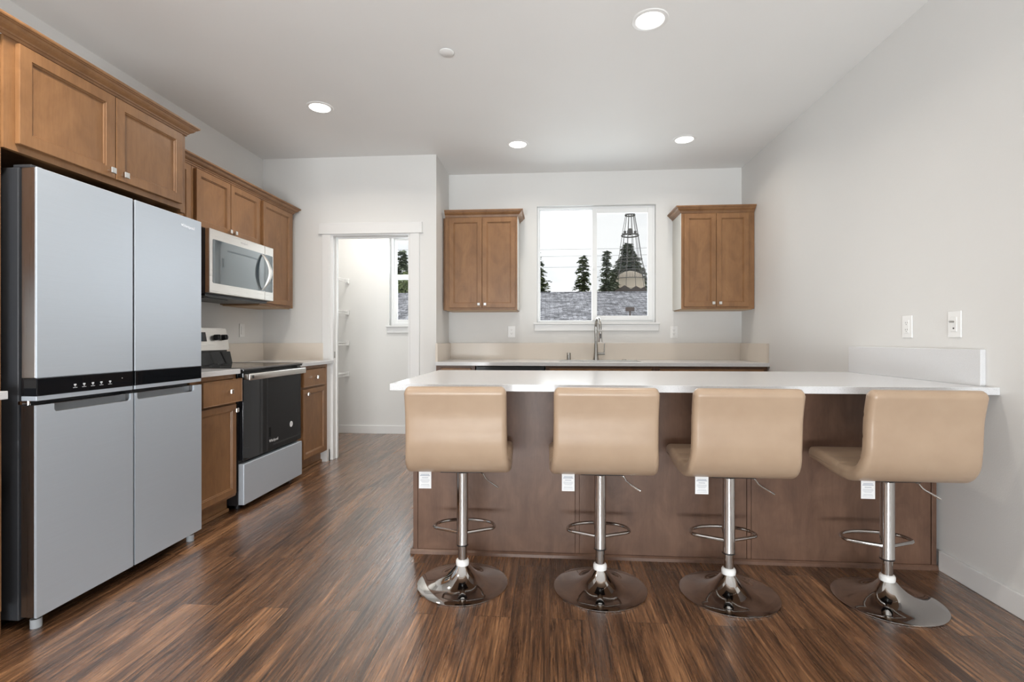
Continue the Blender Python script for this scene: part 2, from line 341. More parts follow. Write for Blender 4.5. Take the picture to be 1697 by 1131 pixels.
struct('trim_6', B().box(px0 - .035, px1 + .035, 5.725, 5.81, pz0 - .018, pz0, .004).box(px0 - .025, px1 + .025, 5.745, 5.76, pz0 - .085, pz0 - .018, .003), 'trim')
# unseen patio door behind the camera, added to let daylight in
b = B(); sash(b, rx0, rx1, 0, rz1, YR - .12, YR - .05, .06); b.box(-.34, -.26, YR - .11, YR - .06, .06, rz1 - .06)
pd = struct('door_2', b, 'vinyl')
B().box(rx0 + .06, rx1 - .06, YR - .09, YR - .085, .06, rz1 - .06).build('pane', 'glass', pd)
B().box(-.33, -.30, YR - .06, YR - .03, .9, 1.15, .005).build('handle', 'nickel', pd)

# ------------------------------------------------------------------ ceiling fittings
def can(x, y, label, power=1.0):
    t = thing('recessed_light', label, 'ceiling light', (x, y, ZC), 'recessed ceiling lights')
    B().lathe([(.070, -.001), (.074, -.006), (.092, -.004), (.096, 0)], (x, y, ZC), 48).build('trim_ring', 'plastic', t, True)
    B().lathe([(0, -.0035), (.071, -.0035), (.071, -.001)], (x, y, ZC), 48).build('lens', 'lens', t, True)
    l = area('lamp', (0, 0, -.02), (0, 0, 0), .13, .13, CAN * power, LW, 'DISK', math.radians(150)); l.parent = t
can(.522, 2.677, 'round recessed light with white ring, nearest and largest, above the bar stools')
can(-1.648, 3.509, 'round recessed light in ceiling, above the aisle left of centre near the microwave', 1.25)
can(-.272, 4.296, 'round recessed light in ceiling in front of the left sink wall cabinet', .5)
can(1.119, 4.296, 'round recessed light in ceiling in front of the right sink wall cabinet', .5)
for (x, y, s) in ((-1.62, 1.35, 'over the aisle behind the camera on the left'), (.9, .4, 'over the dining side behind the camera on the right'), (-1.3, -1.9, 'near the patio door on the left'), (.9, -1.9, 'near the patio door on the right')):
    can(x, y, 'round recessed light in ceiling ' + s, 2.8 if 'over the aisle' in s else .55)
t = thing('recessed_light', 'round recessed light inside the pantry ceiling behind the doorway', 'ceiling light', (-2.0, 5.15, ZC), 'recessed ceiling lights')
B().lathe([(.070, -.001), (.074, -.006), (.092, -.004), (.096, 0)], (-2.0, 5.15, ZC), 48).build('trim_ring', 'plastic', t, True)
B().lathe([(0, -.0035), (.071, -.0035), (.071, -.001)], (-2.0, 5.15, ZC), 48).build('lens', 'lens', t, True)
l_ = area('lamp', (0, 0, -.02), (0, 0, 0), .13, .13, CAN * 1.5, (1, .96, .9), 'DISK', math.radians(165)); l_.parent = t
t = thing('sprinkler_cover', 'small round white cover plate on the ceiling left of the nearest light', 'sprinkler cover', (-.596, 2.881, ZC))
B().lathe([(0, -.012), (.038, -.012), (.042, -.009), (.042, -.006), (.03, -.004), (.03, 0)], (-.596, 2.881, ZC), 40).build('cover_plate', 'plastic', t, True)

# ------------------------------------------------------------------ cabinets
def place(bm, x, y, z, face):
    R = Matrix.Rotation(PI / 2, 4, 'Z') if face == 'X' else Matrix.Identity(4)
    bmesh.ops.transform(bm, matrix=Matrix.Translation((x, y, z)) @ R, verts=bm.verts)
def front(name, parent, face, u0, u1, z0, z1, plane, stile=.052, t=.02, flat=False, material='maple'):
    """door or drawer front; plane = coordinate of the BACK of the front; face 'X' looks +X, 'Y' looks -Y"""
    b = B()
    if flat: bm = bmesh.new(); bmesh.ops.create_cube(bm, size=1); [setattr(v, 'co', Vector(((u1 - u0) * (.5 + v.co.x), -t * (.5 + v.co.y), (z1 - z0) * (.5 + v.co.z)))) for v in bm.verts]; bmesh.ops.bevel(bm, geom=bm.edges[:], offset=.003, segments=2, profile=.5, affect='EDGES'); bmesh.ops.recalc_face_normals(bm, faces=bm.faces[:])
    else: bm = panel_bm(u1 - u0, z1 - z0, t, stile)
    place(bm, plane if face == 'X' else u0, u0 if face == 'X' else plane, z0, face); b.merge(bm)
    return b.build(name, material, parent)
def knob(parent, face, u, z, plane):
    """square metal knob; plane = front surface it is screwed to"""
    b = B()
    if face == 'X': b.cyl((plane, u, z), (plane + .016, u, z), .006, seg=12).box(plane + .015, plane + .027, u - .0135, u + .0135, z - .0135, z + .0135, .0025)
    else: b.cyl((u, plane, z), (u, plane - .016, z), .006, seg=12).box(u - .0135, u + .0135, plane - .027, plane - .015, z - .0135, z + .0135, .0025)
    return b.build('knob', 'knob', parent)

CP = [(0, 0), (.006, 0), (.008, .010), (.013, .011), (.015, .017), (.021, .021), (.028, .026), (.034, .033), (.038, .041), (.044, .042), (.045, .046), (.050, .047), (.052, .052), (.052, .058), (0, .058)]
def crown(path, z, name, parent, prof=CP, material='maple'):
    """sweep the crown profile along path (XY), outward side = right of travel"""
    b = B(); bm = b.bm; P = [Vector(p) for p in path]; rings = []
    for i, p in enumerate(P):
        d0 = (P[i] - P[i - 1]).normalized() if i > 0 else None; d1 = (P[i + 1] - P[i]).normalized() if i < len(P) - 1 else None
        if d0 is None: d0 = d1
        if d1 is None: d1 = d0
        n0 = Vector((d0.y, -d0.x)); n1 = Vector((d1.y, -d1.x)); m_ = (n0 + n1); m_ = m_ / (1 + n0.dot(n1))
        rings.append([bm.verts.new((p.x + m_.x * o, p.y + m_.y * o, z + h)) for o, h in prof])
    k = len(prof)
    for a, c in zip(rings, rings[1:]):
        for i in range(k): bm.faces.new((a[i], a[(i + 1) % k], c[(i + 1) % k], c[i]))
    bm.faces.new(rings[0]); bm.faces.new(rings[-1]); bmesh.ops.recalc_face_normals(bm, faces=bm.faces[:])
    return b.build(name, material, parent)

# tall end panel left of the refrigerator
tag(B().box(XL, -2.03, 1.700, 1.722, 0, 2.235, .001).build('end_panel', 'maple'), 'tall wooden end panel standing left of the refrigerator at the picture edge', 'panel')
# cabinet over the refrigerator
FXc = -2.02
t = thing('upper_cabinet', 'deep wooden wall cabinet with two wide doors above the refrigerator', 'cabinet', (XL, 2.19, 1.83))
b = B().box(XL, FXc - .02, 1.722, 2.637, 1.835, 2.235).box(FXc - .02, FXc, 1.77, 2.62, 2.215, 2.235).box(FXc - .02, FXc, 1.77, 2.62, 1.815, 1.86).box(FXc - .02, FXc, 1.722, 1.77, 1.815, 2.235).box(FXc - .02, FXc, 2.62, 2.655, 1.80, 2.235).box(FXc - .02, FXc, 2.17, 2.20, 1.86, 2.215)
b.box(XL, FXc - .02, 2.637, 2.655, 1.80, 2.235)
b.build('body', 'maple', t)
d1 = front('door', t, 'X', 1.762, 2.184, 1.842, 2.222, FXc, .062); knob(d1, 'X', 2.150, 1.870, FXc + .02)
d2 = front('door', t, 'X', 2.190, 2.612, 1.842, 2.222, FXc, .062); knob(d2, 'X', 2.222, 1.870, FXc + .02)
# wall cabinets further along
FW = -2.32
def wallcab(label, y0, y1, z0, doors, bottom=True):
    t = thing('upper_cabinet', label, 'cabinet', (XL, (y0 + y1) / 2, z0))
    B().box(XL, FW, y0, y1, z0, 2.235, .001).build('body', 'maple', t)
    for (a, c, kn) in doors:
        d = front('door', t, 'X', a, c, z0 + .018, 2.222, FW, .055)
        if kn: knob(d, 'X', kn, z0 + .045, FW + .02)
    return t
wallcab('narrow wooden wall cabinet squeezed between refrigerator and microwave', 2.66, 3.105, 1.38, [(2.69, 3.075, None)])
wallcab('short two-door wooden wall cabinet directly above the microwave', 3.107, 3.872, 1.83, [(3.130, 3.482, 3.455), (3.488, 3.848, 3.515)])
t = wallcab('tall single-door wooden wall cabinet right of the microwave', 3.874, 4.40, 1.38, [(3.90, 4.345, None)])
B().box(XL + .01, FW - .02, 3.89, 4.38, 1.372, 1.38).build('underside_panel', 'cabin', t)
wallcab('wooden wall cabinet left of the tall end panel, just outside the picture', .90, 1.698, 1.38, [(.93, 1.297, 1.27), (1.303, 1.67, 1.33)])
t = thing('crown_moulding', 'stained wooden crown moulding along the top of the left cabinets', 'moulding', (FXc, 2.2, 2.235))
crown([(FW, 1.70), (FXc, 1.70), (FXc, 2.657), (FW, 2.657)], 2.232, 'deep_section', t)
crown([(XL, .898), (FW, .898), (FW, 1.646)], 2.232, 'front_section', t)
crown([(FW, 2.71), (FW, 4.402), (XL, 4.402)], 2.232, 'shallow_section', t)

# ------------------------------------------------------------------ refrigerator
t = thing('refrigerator', 'stainless four-door refrigerator with black control band across its middle', 'refrigerator', (-2.3, 2.2, 0))
y0, y1, ym = 1.752, 2.650, 2.197
B().box(XL + .02, -2.0, y0 + .006, y1 - .006, .035, 1.752, .004).box(-2.0, -1.99, y0 + .02, y1 - .02, .06, 1.74).build('body', 'graphite', t)
FD = -1.920; BD = -1.984
B().box(-1.99, FD - .012, ym - .0054, ym + .0054, .055, 1.745).build('gap_shade_strip', 'black', t)  # black strip standing in for the shade in the gap between doors
for a, c, nm in ((y0, ym - .0055, 0), (ym + .0055, y1, 1)):
    d = B().box(FD - .008, FD, a, c, .953, 1.750, .0035, 3).build('upper_door', 'steel', t)
    B().box(BD, FD - .007, a + .0015, c - .0015, .953, 1.749, .003).build('door_liner', 'steel_d', d)
    B().box(BD - .0005, FD + .001, a + .0004, c - .0004, .886, .9535, .003).build('control_band', 'blackglass', d)
    B().box(BD, FD - .001, a + .001, c - .001, .868, .886, .002).build('lower_edge', 'steel', d)
    if nm == 0:
        for i, yy in enumerate((1.905, 1.945, 1.985, 2.025, 2.068)):
            B().box(FD + .001, FD + .0018, yy - .005, yy + .005, .914, .920).box(FD + .001, FD + .0018, yy - .002, yy + .002, .9095, .9125).box(FD + .001, FD + .0018, yy - .009, yy + .009, .9045, .906).build('touch_icon', 'icon', d)
        B().box(FD + .001, FD + .0016, 2.129, 2.132, .925, .928).build('indicator', 'icon', d)
    else:
        text('logo', 'Whirlpool', .024, 'logo', d, Matrix.Translation((FD + .0006, 2.545, 1.699)) @ FX, .0008)
    # lower door with a scooped pocket handle along the top edge
    ha, hb_ = (1.820, c - .012) if nm == 0 else (a + .012, 2.592)
    r = .014; zz = .819; zt = .8515
    arc = lambda cy, cz, s, e: [(cy + r * math.cos(s + (e - s) * k / 6), cz + r * math.sin(s + (e - s) * k / 6)) for k in range(7)]
    poly = [(a, .052), (c, .052), (c, zt)]
    poly += [(hb_, zt)] + arc(hb_ - r, zz + r, 0, -PI / 2) + arc(ha + r, zz + r, -PI / 2, -PI) + [(ha, zt), (a, zt)]
    d = B().prism(poly, 0, FD - .010, FD).build('lower_door', 'steel', t)
    B().box(BD, FD - .0285, a + .0015, c - .0015, .053, zt - .002).box(FD - .0285, FD - .010, a + .0015, ha - .001, zz - .001, zt - .001).box(FD - .0285, FD - .010, hb_ + .001, c - .0015, zz - .001, zt - .001).box(FD - .0285, FD - .010, a + .0015, c - .0015, .053, zz - .001).build('door_liner', 'steel_d', d)
    B().prism([(ha, zz + .001), (hb_, zz + .001), (hb_, zt - .004), (ha, zt - .004)], 0, FD - .0279, FD - .026).build('pocket_handle', 'pocket', d)
for yy in (y0 + .035, y1 - .035):
    B().cyl((-1.96, yy, 0), (-1.96, yy, .034), .018).build('foot', 'footgrey', t, True)
B().box(-2.03, -1.955, y0 + .012, y0 + .055, 1.752, 1.764, .003).build('hinge_cover', 'graphite', t)
B().box(-2.0, BD, y0 + .004, y0 + .03, .853, .866).cyl((-1.965, y0 + .012, .8525), (-1.965, y0 + .012, .867), .006).build('hinge', 'chrome', t)

# ------------------------------------------------------------------ base cabinets on the left wall
FB = -2.0
def basecab(label, y0, y1, draw, door, kd, kk, pull=0.0, base=None):
    t = thing('base_cabinet', label, 'cabinet', (-2.3, (y0 + y1) / 2, 0))
    b = B().box(XL, FB - .02, y0, y1, .105, .88).box(FB - .02, FB, y0, draw[0] + .012, .105, .88).box(FB - .02, FB, draw[1] - .012, y1, .105, .88)
    ra, rb = draw[0] + .012, draw[1] - .012
    b.box(FB - .02, FB, ra, rb, .105, .135).box(FB - .02, FB, ra, rb, .685, .715).box(FB - .02, FB, ra, rb, .855, .88)
    b.box(XL, FB - .06, y0, y1, 0, .105).build('body', 'maple', t)
    B().box(FB - .06, FB - .045, y0, y1, 0, .022, .003).build('shoe_moulding', 'maple', t)
    d = front('drawer', t, 'X', draw[0], draw[1], .712, .852, FB + pull, flat=True); knob(d, 'X', kd, .783, FB + .02 + pull)
    if pull: B().box(FB - .3, FB + pull, draw[0] + .03, draw[1] - .03, .73, .84).build('drawer_box', 'cabin', d)
    d = front('door', t, 'X', door[0], door[1], .125, .692, FB, .05); knob(d, 'X', kk, .655, FB + .02)
    return t
basecab('wooden base cabinet with slightly open drawer between refrigerator and range', 2.665, 3.078, (2.70, 3.06), (2.70, 3.055), 2.93, 3.03, .032)
basecab('narrow wooden base cabinet right of the range beside the pantry doorway', 3.868, 4.40, (3.93, 4.33), (3.93, 4.33), 4.14, 3.97)
basecab('wooden base cabinet left of the tall end panel, mostly outside the picture', .90, 1.698, (.94, 1.66), (.94, 1.66), 1.3, 1.6)
tag(B().box(XL, FB, 4.40, YD - .002, .0, .88).box(-2.082, -2.0, 4.44, YD, 0, .1).build('filler_strip', 'trim'), 'pale filler strip between the right base cabinet and the doorway trim', 'filler')
CT = .912
def ctop(label, y0, y1, splash):
    t = thing('countertop', label, 'countertop', (-2.3, (y0 + y1) / 2, .88))
    B().box(XL, -1.972, y0, y1, .882, CT, .002).build('slab', 'quartz', t)
    s = B().box(XL, XL + .02, y0, y1, CT, CT + .155, .001)
    if splash: s.box(XL + .02, -2.065, YD - .02, YD, CT, CT + .155, .001)
    s.build('backsplash', 'splash', t); return t
ctop('white quartz counter section between refrigerator and range', 2.665, 3.085, False)
ctop('white quartz counter corner right of the range with tall backsplash', 3.868, YD, True)
ctop('white quartz counter end poking in at the left picture edge', .90, 1.698, False)

# ------------------------------------------------------------------ range
t = thing('range', 'freestanding electric range with black glass oven door and steel drawer', 'stove', (-2.3, 3.475, 0))
ry0, ry1 = 3.092, 3.856
B().box(XL + .03, -1.995, ry0, ry1, .03, .895, .002).build('body', 'black', t)
B().box(XL + .09, -1.955, ry0 - .002, ry1 + .002, .895, .915, .003).build('cooktop', 'blackglass', t)
B().box(XL + .05, -1.953, ry0 - .003, ry0 + .004, .905, .917, .001).box(XL + .05, -1.953, ry1 - .004, ry1 + .003, .905, .917, .001).box(-1.9545, -1.952, ry0 - .003, ry1 + .003, .907, .9165).build('cooktop_trim', 'steel_d', t)
for (x, y, r) in ((-2.13, 3.29, .10), (-2.13, 3.66, .085), (-2.40, 3.29, .075), (-2.40, 3.66, .10)):
    B().lathe([(r, .9151), (r, .9154), (r - .0025, .9154), (r - .0025, .9151)], (x, y, 0), 48).build('burner_ring', 'steel_d', t)
od = B().box(-1.993, -1.962, ry0 + .004, ry1 - .004, .318, .885, .004).build('oven_door', 'blackglass', t)
B().box(-1.935, -1.918, ry0 + .008, ry1 - .008, .836, .880, .006, 3).box(-1.962, -1.930, ry0 + .012, ry0 + .05, .84, .876, .004).box(-1.962, -1.930, ry1 - .05, ry1 - .012, .84, .876, .004).build('handle', 'steel_w', od, True)
B().box(-1.918, -1.9165, ry0 + .03, ry0 + .052, .848, .868, .0005).build('handle_end', 'black', od)
text('logo', 'Whirlpool', .028, 'logo_w', od, Matrix.Translation((-1.9615, 3.455, .385)) @ FX)
st = B().cyl((-1.9622, 3.699, .457), (-1.9612, 3.699, .457), .022, seg=32).build('sticker', 'paper', od)
B().box(-1.9612, -1.9608, 3.690, 3.708, .459, .4605).box(-1.9612, -1.9608, 3.692, 3.706, .453, .4545).box(-1.9612, -1.9608, 3.694, 3.704, .465, .4665).build('sticker_print', 'inkg', st)
B().box(-1.995, -1.955, ry0 + .002, ry1 - .002, .035, .298, .004).build('storage_drawer', 'steel', t)
for y in (ry0 + .05, ry1 - .05): B().cyl((-2.03, y, 0), (-2.03, y, .035), .016).build('foot', 'black', t, True)
# backguard: sloped black riser and steel console
B().prism([(-2.60, .915), (-2.525, .915), (-2.545, 1.005), (-2.60, 1.005)], 1, ry0 + .008, ry1 - .012).build('riser', 'blackglass', t)
cz0, cz1 = 1.018, 1.188
con = B()
def rrect(y0, y1, z0, z1, r, k=5):
    o = []
    for cy, cz, s in ((y1 - r, z0 + r, -PI / 2), (y1 - r, z1 - r, 0), (y0 + r, z1 - r, PI / 2), (y0 + r, z0 + r, PI)):
        o += [(cy + r * math.cos(s + PI / 2 * i / k), cz + r * math.sin(s + PI / 2 * i / k)) for i in range(k + 1)]
    return o
bm0 = B().prism(rrect(ry0 + .004, ry1 - .004, cz0, cz1, .02), 0, -2.615, -2.555).bm
for v in bm0.verts: v.co.x += -(v.co.z - cz0) * .18
con.merge(bm0); con = con.build('console', 'steel_w', t)
B().box(-2.60, -2.56, ry0 + .02, ry1 - .03, 1.0, 1.02).build('console_gap', 'black', t)
def cf(z): return -2.555 - (z - cz0) * .18
bm0 = B().box(0, .003, 3.34, 3.60, 1.085, 1.155, .001).bm
for v in bm0.verts: v.co.x += cf(v.co.z)
bb = B(); bb.merge(bm0); bb.build('display_panel', 'black', con)
bm0 = B().box(.003, .0045, 3.35, 3.555, 1.09, 1.15).bm
for v in bm0.verts: v.co.x += cf(v.co.z)
bb = B(); bb.merge(bm0); bb.build('display', 'display', con)
for y in (3.165, 3.245, 3.705, 3.790):
    B().cyl((cf(1.115) - .002, y, 1.115), (cf(1.115) + .036, y, 1.119), .023, .020, 24).box(cf(1.115) + .02, cf(1.115) + .040, y - .004, y + .004, 1.098, 1.138, .001).build('knob', 'black', con, True)

# ------------------------------------------------------------------ microwave
t = thing('microwave', 'stainless over-the-range microwave with dark window and bowed handle', 'microwave', (-2.4, 3.475, 1.4))
my0, my1 = 3.104, 3.862
B().box(XL, -2.225, my0, my1, 1.402, 1.825, .003).build('body', 'graphite', t)
MF = -2.195
d = B().box(-2.226, MF, my0, 3.738, 1.404, 1.824, .004).build('door', 'steel_w', t)
B().box(-2.226, MF, 3.740, my1, 1.404, 1.824, .004).build('control_frame', 'steel_w', t)
B().prism(rrect(3.135, 3.737, 1.470, 1.758, .01), 0, MF - .001, MF + .0012).build('window', 'mwglass', d)
B().prism(rrect(3.741, 3.848, 1.470, 1.758, .01), 0, MF - .001, MF + .0012).build('control_panel', 'mwglass', t)
pts = [(MF + .005 + .052 * math.sin(PI * k / 16) ** .8, 3.700 + .022 * math.sin(PI * k / 16), 1.478 + .272 * k / 16) for k in range(17)]
hb2 = B(); bm = hb2.bm; rings = []
for k, (x, y, z) in enumerate(pts):
    w = .008 + .010 * math.sin(PI * k / 16); th = .005
    rings.append([bm.verts.new((x - th, y - w, z)), bm.verts.new((x + th, y - w * .7, z)), bm.verts.new((x + th, y + w * .7, z)), bm.verts.new((x - th, y + w, z))])
for a, c in zip(rings, rings[1:]):
    for k in range(4): bm.faces.new((a[k], a[(k + 1) % 4], c[(k + 1) % 4], c[k]))
bm.faces.new(rings[0]); bm.faces.new(rings[-1]); bmesh.ops.recalc_face_normals(bm, faces=bm.faces[:]); hb2.build('handle', 'steel_w', d, True)
text('logo', 'Whirlpool', .020, 'logo', d, Matrix.Translation((MF + .0006, 3.475, 1.790)) @ FX)
B().box(-2.62, -2.24, my0 + .02, my1 - .02, 1.385, 1.402).box(-2.55, -2.30, 3.20, 3.45, 1.379, 1.386).build('vent_grille', 'black', t)

# ------------------------------------------------------------------ wall plates
def plate(name, label, cat, face, u, z, plane, kind, w=.072, h=.116, group=None):
    loc = (plane, u, z) if face != 'Y' else (u, plane, z)
    t = thing(name, label, cat, loc, group)
    s = {'X': 1, '-X': -1, 'Y': -1}[face]
    def bx(du0, du1, dz0, dz1, d0, d1, nm, mt, bev=0, par=None):
        b = B()
        lo, hi = sorted((plane + s * d0, plane + s * d1))
        if face == 'Y': b.box(u + du0, u + du1, lo, hi, z + dz0, z + dz1, bev)
        else: b.box(lo, hi, u + du0, u + du1, z + dz0, z + dz1, bev)
        return b.build(nm, mt, par or t)
    bx(-w / 2, w / 2, -h / 2, h / 2, 0, .006, 'cover_plate', 'plastic', .002)
    if kind == 'outlet':
        r = bx(-.017, .017, -.034, .034, .005, .0085, 'receptacle', 'plastic', .001)
        for dz in (-.018, .018):
            bx(-.0075, -.0055, dz - .001, dz + .007, .0084, .0088, 'slot', 'slot', 0, r); bx(.0055, .0075, dz - .001, dz + .006, .0084, .0088, 'slot', 'slot', 0, r)
            bx(-.002, .002, dz - .009, dz - .005, .0084, .0088, 'slot', 'slot', 0, r)
    elif kind == 'switch':
        bx(-.017, .017, -.034, .034, .005, .010, 'rocker', 'plastic', .002)
    else:
        r = bx(-.017, .017, -.034, .034, .005, .0085, 'insert', 'plastic', .001)
        b = B(); b.cyl((plane + s * .008, u, z + .012), (plane + s * .026, u, z + .012), .0045, seg=12); b.build('coaxial_jack', 'nickel', r, True)
        bx(-.0045, .0045, -.022, -.015, .0084, .0088, 'data_jack', 'slot', 0, r)
    return t
plate('wall_outlet', 'white duplex outlet on right wall, left of the two plates over the bar', 'outlet', '-X', 2.77, 1.167, XR, 'outlet')
plate('cable_plate', 'white wall plate with coaxial and data jacks on the right wall', 'wall plate', '-X', 2.462, 1.170, XR, 'jack', .075, .122)
plate('wall_outlet', 'white duplex outlet on the sink wall under the left wall cabinet', 'outlet', 'Y', -.381, 1.178, YS, 'outlet')
plate('wall_outlet', 'white duplex outlet on the sink wall just right of the window sill', 'outlet', 'Y', 1.214, 1.172, YS, 'outlet')
plate('light_switch', 'white rocker switch plate on the wall behind the range', 'switch', 'X', 4.16, 1.178, XL, 'switch')

# ------------------------------------------------------------------ sink wall
FS = 4.735
def sinkcab(label, x0, x1, xd, side):
    t = thing('upper_cabinet', label, 'cabinet', ((x0 + x1) / 2, YS, 1.38), 'wall cabinets either side of the sink window')
    bb = B().box(x0, x1, FS, YS, 1.38, 2.265, .0015)
    if side == 'R': bb.box(-1.0185, x0, FS + .05, YS, 1.38, 2.265)
    bb.build('body', 'maple', t)
    if side == 'R': B().box(x1, x1 + .004, FS + .003, YS, 1.382, 2.262).build('side_panel', 'side', t)
    else: B().box(x0 - .004, x0, FS + .003, YS, 1.382, 2.262).build('side_panel', 'side', t)
    xm = (xd[0] + xd[1]) / 2
    d = front('door', t, 'Y', xd[0], xm - .002, 1.400, 2.250, FS, .056); knob(d, 'Y', xm - .030, 1.432, FS - .02)
    d = front('door', t, 'Y', xm + .002, xd[1], 1.400, 2.250, FS, .056); knob(d, 'Y', xm + .030, 1.432, FS - .02)
    B().box(x0 + .01, x1 - .01, FS + .02, YS - .005, 1.374, 1.381).build('underside_panel', 'cabin', t)
    if side == 'R': crown([(x0, FS), (x1 + .003, FS), (x1 + .003, YS)], 2.262, 'crown_moulding', t)
    else: crown([(x0 - .003, YS), (x0 - .003, FS), (x1, FS)], 2.262, 'crown_moulding', t)
sinkcab('two-door wooden wall cabinet on the sink wall left of the window', -.992, -.304, (-.950, -.322), 'R')
sinkcab('two-door wooden wall cabinet on the sink wall right of the window', 1.206, 1.856, (1.228, 1.800), 'L')
# the crown paths above run left to right, so turn outward side toward the room
CZ = .900; FSB = 4.465
def sbase(label, x0, x1, fronts, name='base_cabinet'):
    t = thing(name, label, 'cabinet', ((x0 + x1) / 2, 4.75, 0))
    yb_ = YS - .022
    B().box(x0, x0 + .018, FSB + .02, yb_, .105, .868).box(x1 - .018, x1, FSB + .02, yb_, .105, .868).box(x0 + .018, x1 - .018, FSB + .02, yb_ - .006, .105, .125).box(x0 + .018, x1 - .018, yb_ - .006, yb_, .105, .868).box(x0 + .045, x1 - .045, FSB, FSB + .02, .845, .868).box(x0 + .045, x1 - .045, FSB, FSB + .02, .105, .135).box(x0 + .045, x1 - .045, FSB, FSB + .02, .675, .71).box(x0, x0 + .045, FSB, FSB + .02, .105, .868).box(x1 - .045, x1, FSB, FSB + .02, .105, .868).box(x0, x1, FSB + .06, yb_, 0, .105).build('body', 'maple_dark', t)
    for (a, c, z0, z1, kk, drawer) in fronts:
        d = front('drawer' if drawer else 'door', t, 'Y', a, c, z0, z1, FSB, .05, flat=drawer, material='maple')
        if kk: knob(d, 'Y', kk[0], kk[1], FSB - .02)
sbase('narrow wooden base cabinet at the left end of the sink counter', -1.018, -.665, [(-.97, -.70, .70, .845, (-.835, .775), True), (-.97, -.70, .125, .685, (-.74, .64), False)])
sbase('wide wooden sink base cabinet under the faucet', -.035, .905, [(.0, .88, .70, .845, None, True), (.0, .433, .125, .685, (.40, .64), False), (.437, .88, .125, .685, (.47, .64), False)])
sbase('wooden base cabinet at the right end of the sink counter', .907, 1.858, [(.95, 1.82, .70, .845, (1.38, .775), True), (.95, 1.383, .125, .685, (1.35, .64), False), (1.387, 1.82, .125, .685, (1.42, .64), False)])
t = thing('dishwasher', 'black dishwasher front under the sink counter, left of the sink', 'dishwasher', (-.35, 4.75, 0))
B().box(-.655, -.045, FSB + .01, YS - .02, .02, .865).build('body', 'black', t)
B().box(-.652, -.048, FSB - .03, FSB + .01, .11, .76, .004).build('door', 'blackglass', t)
B().box(-.652, -.048, FSB - .03, FSB + .01, .765, .862, .004).build('control_strip', 'black', t)
for x in (-.6, -.1): B().cyl((x, FSB + .1, 0), (x, FSB + .1, .03), .015).build('foot', 'black', t)
# counter with sink cut-out
t = thing('countertop', 'long white quartz counter under the sink window with tall backsplash', 'countertop', (.42, 4.74, CZ))
sx0, sx1, sy0, sy1 = .09, .83, 4.56, 4.91; fy = 4.42; xa, xb = -1.018, XR
b = B().box(xa, sx0, fy, YS, CZ - .032, CZ, .0015).box(sx1, xb, fy, YS, CZ - .032, CZ, .0015).box(sx0, sx1, fy, sy0, CZ - .032, CZ, .0015).box(sx0, sx1, sy1, YS, CZ - .032, CZ, .0015)
b.build('slab', 'quartz', t)
B().box(xa, xb, YS - .02, YS, CZ, CZ + .165, .0015).box(xa, xa + .02, 4.435, YS - .02, CZ, CZ + .165, .0015).box(xb - .02, xb, 4.435, YS - .02, CZ, CZ + .165, .0015).build('backsplash', 'splash', t)
t = thing('sink', 'undermount steel sink set in the counter under the window', 'sink', (.46, 4.735, CZ - .2))
w = .004
B().box(sx0 - w, sx0, sy0 - w, sy1 + w, CZ - .22, CZ - .032).box(sx1, sx1 + w, sy0 - w, sy1 + w, CZ - .22, CZ - .032).box(sx0, sx1, sy0 - w, sy0, CZ - .22, CZ - .032).box(sx0, sx1, sy1, sy1 + w, CZ - .22, CZ - .032).box(sx0, sx1, sy0, sy1, CZ - .224, CZ - .22).build('basin', 'steel_w', t)
B().lathe([(0, .002), (.035, .002), (.045, 0)], (.46, 4.735, CZ - .219)).build('drain', 'chrome', t, True)
# faucet
fx, fyy = .449, 4.955
t = thing('faucet', 'tall arched pull-down kitchen faucet standing behind the sink', 'faucet', (fx, fyy, CZ))
B().lathe([(0, 0), (.030, 0), (.030, .004), (.024, .03), (.019, .08), (.0175, .14), (.0175, .155), (0, .155)], (fx, fyy, CZ), 32).build('body', 'nickel', t, True)
pts = [(fx, fyy, CZ + .15), (fx, fyy, CZ + .24), (fx, fyy, CZ + .32)]
for k in range(1, 13):
    a = PI * k / 12; pts.append((fx + .012 * (1 - math.cos(a)) / 2 * 2, fyy - .085 + .085 * math.cos(a), CZ + .32 + .085 * math.sin(a)))
pts.append((fx + .024, fyy - .17, CZ + .29))
B().tube(pts, .0135, 16).build('gooseneck', 'nickel', t, True)
B().lathe([(.014, .10), (.017, .09), (.018, .05), (.024, 0), (0, .0)], (fx + .025, fyy - .17, CZ + .175), 24).build('spray_head', 'chrome', t, True)
B().box(fx + .020, fx + .032, fyy - .192, fyy - .184, CZ + .21, CZ + .255, .002).build('spray_button', 'black', t)
B().cyl((fx + .015, fyy, CZ + .062), (fx + .085, fyy, CZ + .062), .013).tube([(fx + .078, fyy, CZ + .06), (fx + .080, fyy, CZ + .10), (fx + .082, fyy - .002, CZ + .165)], .0045).build('lever', 'nickel', t, True)
t = tag(B().lathe([(0, .07), (.018, .07), (.02, .066), (.02, .004), (.024, 0)], (.186, 4.955, CZ), 24).build('air_gap', 'nickel', None, True), 'short cylindrical metal air gap on the counter left of the faucet', 'air gap')
tag(B().lathe([(0, .007), (.02, .007), (.024, 0)], (.72, 4.955, CZ), 24).build('hole_cover', 'nickel', None, True), 'flat round metal hole cover on the counter right of the faucet', 'cover')

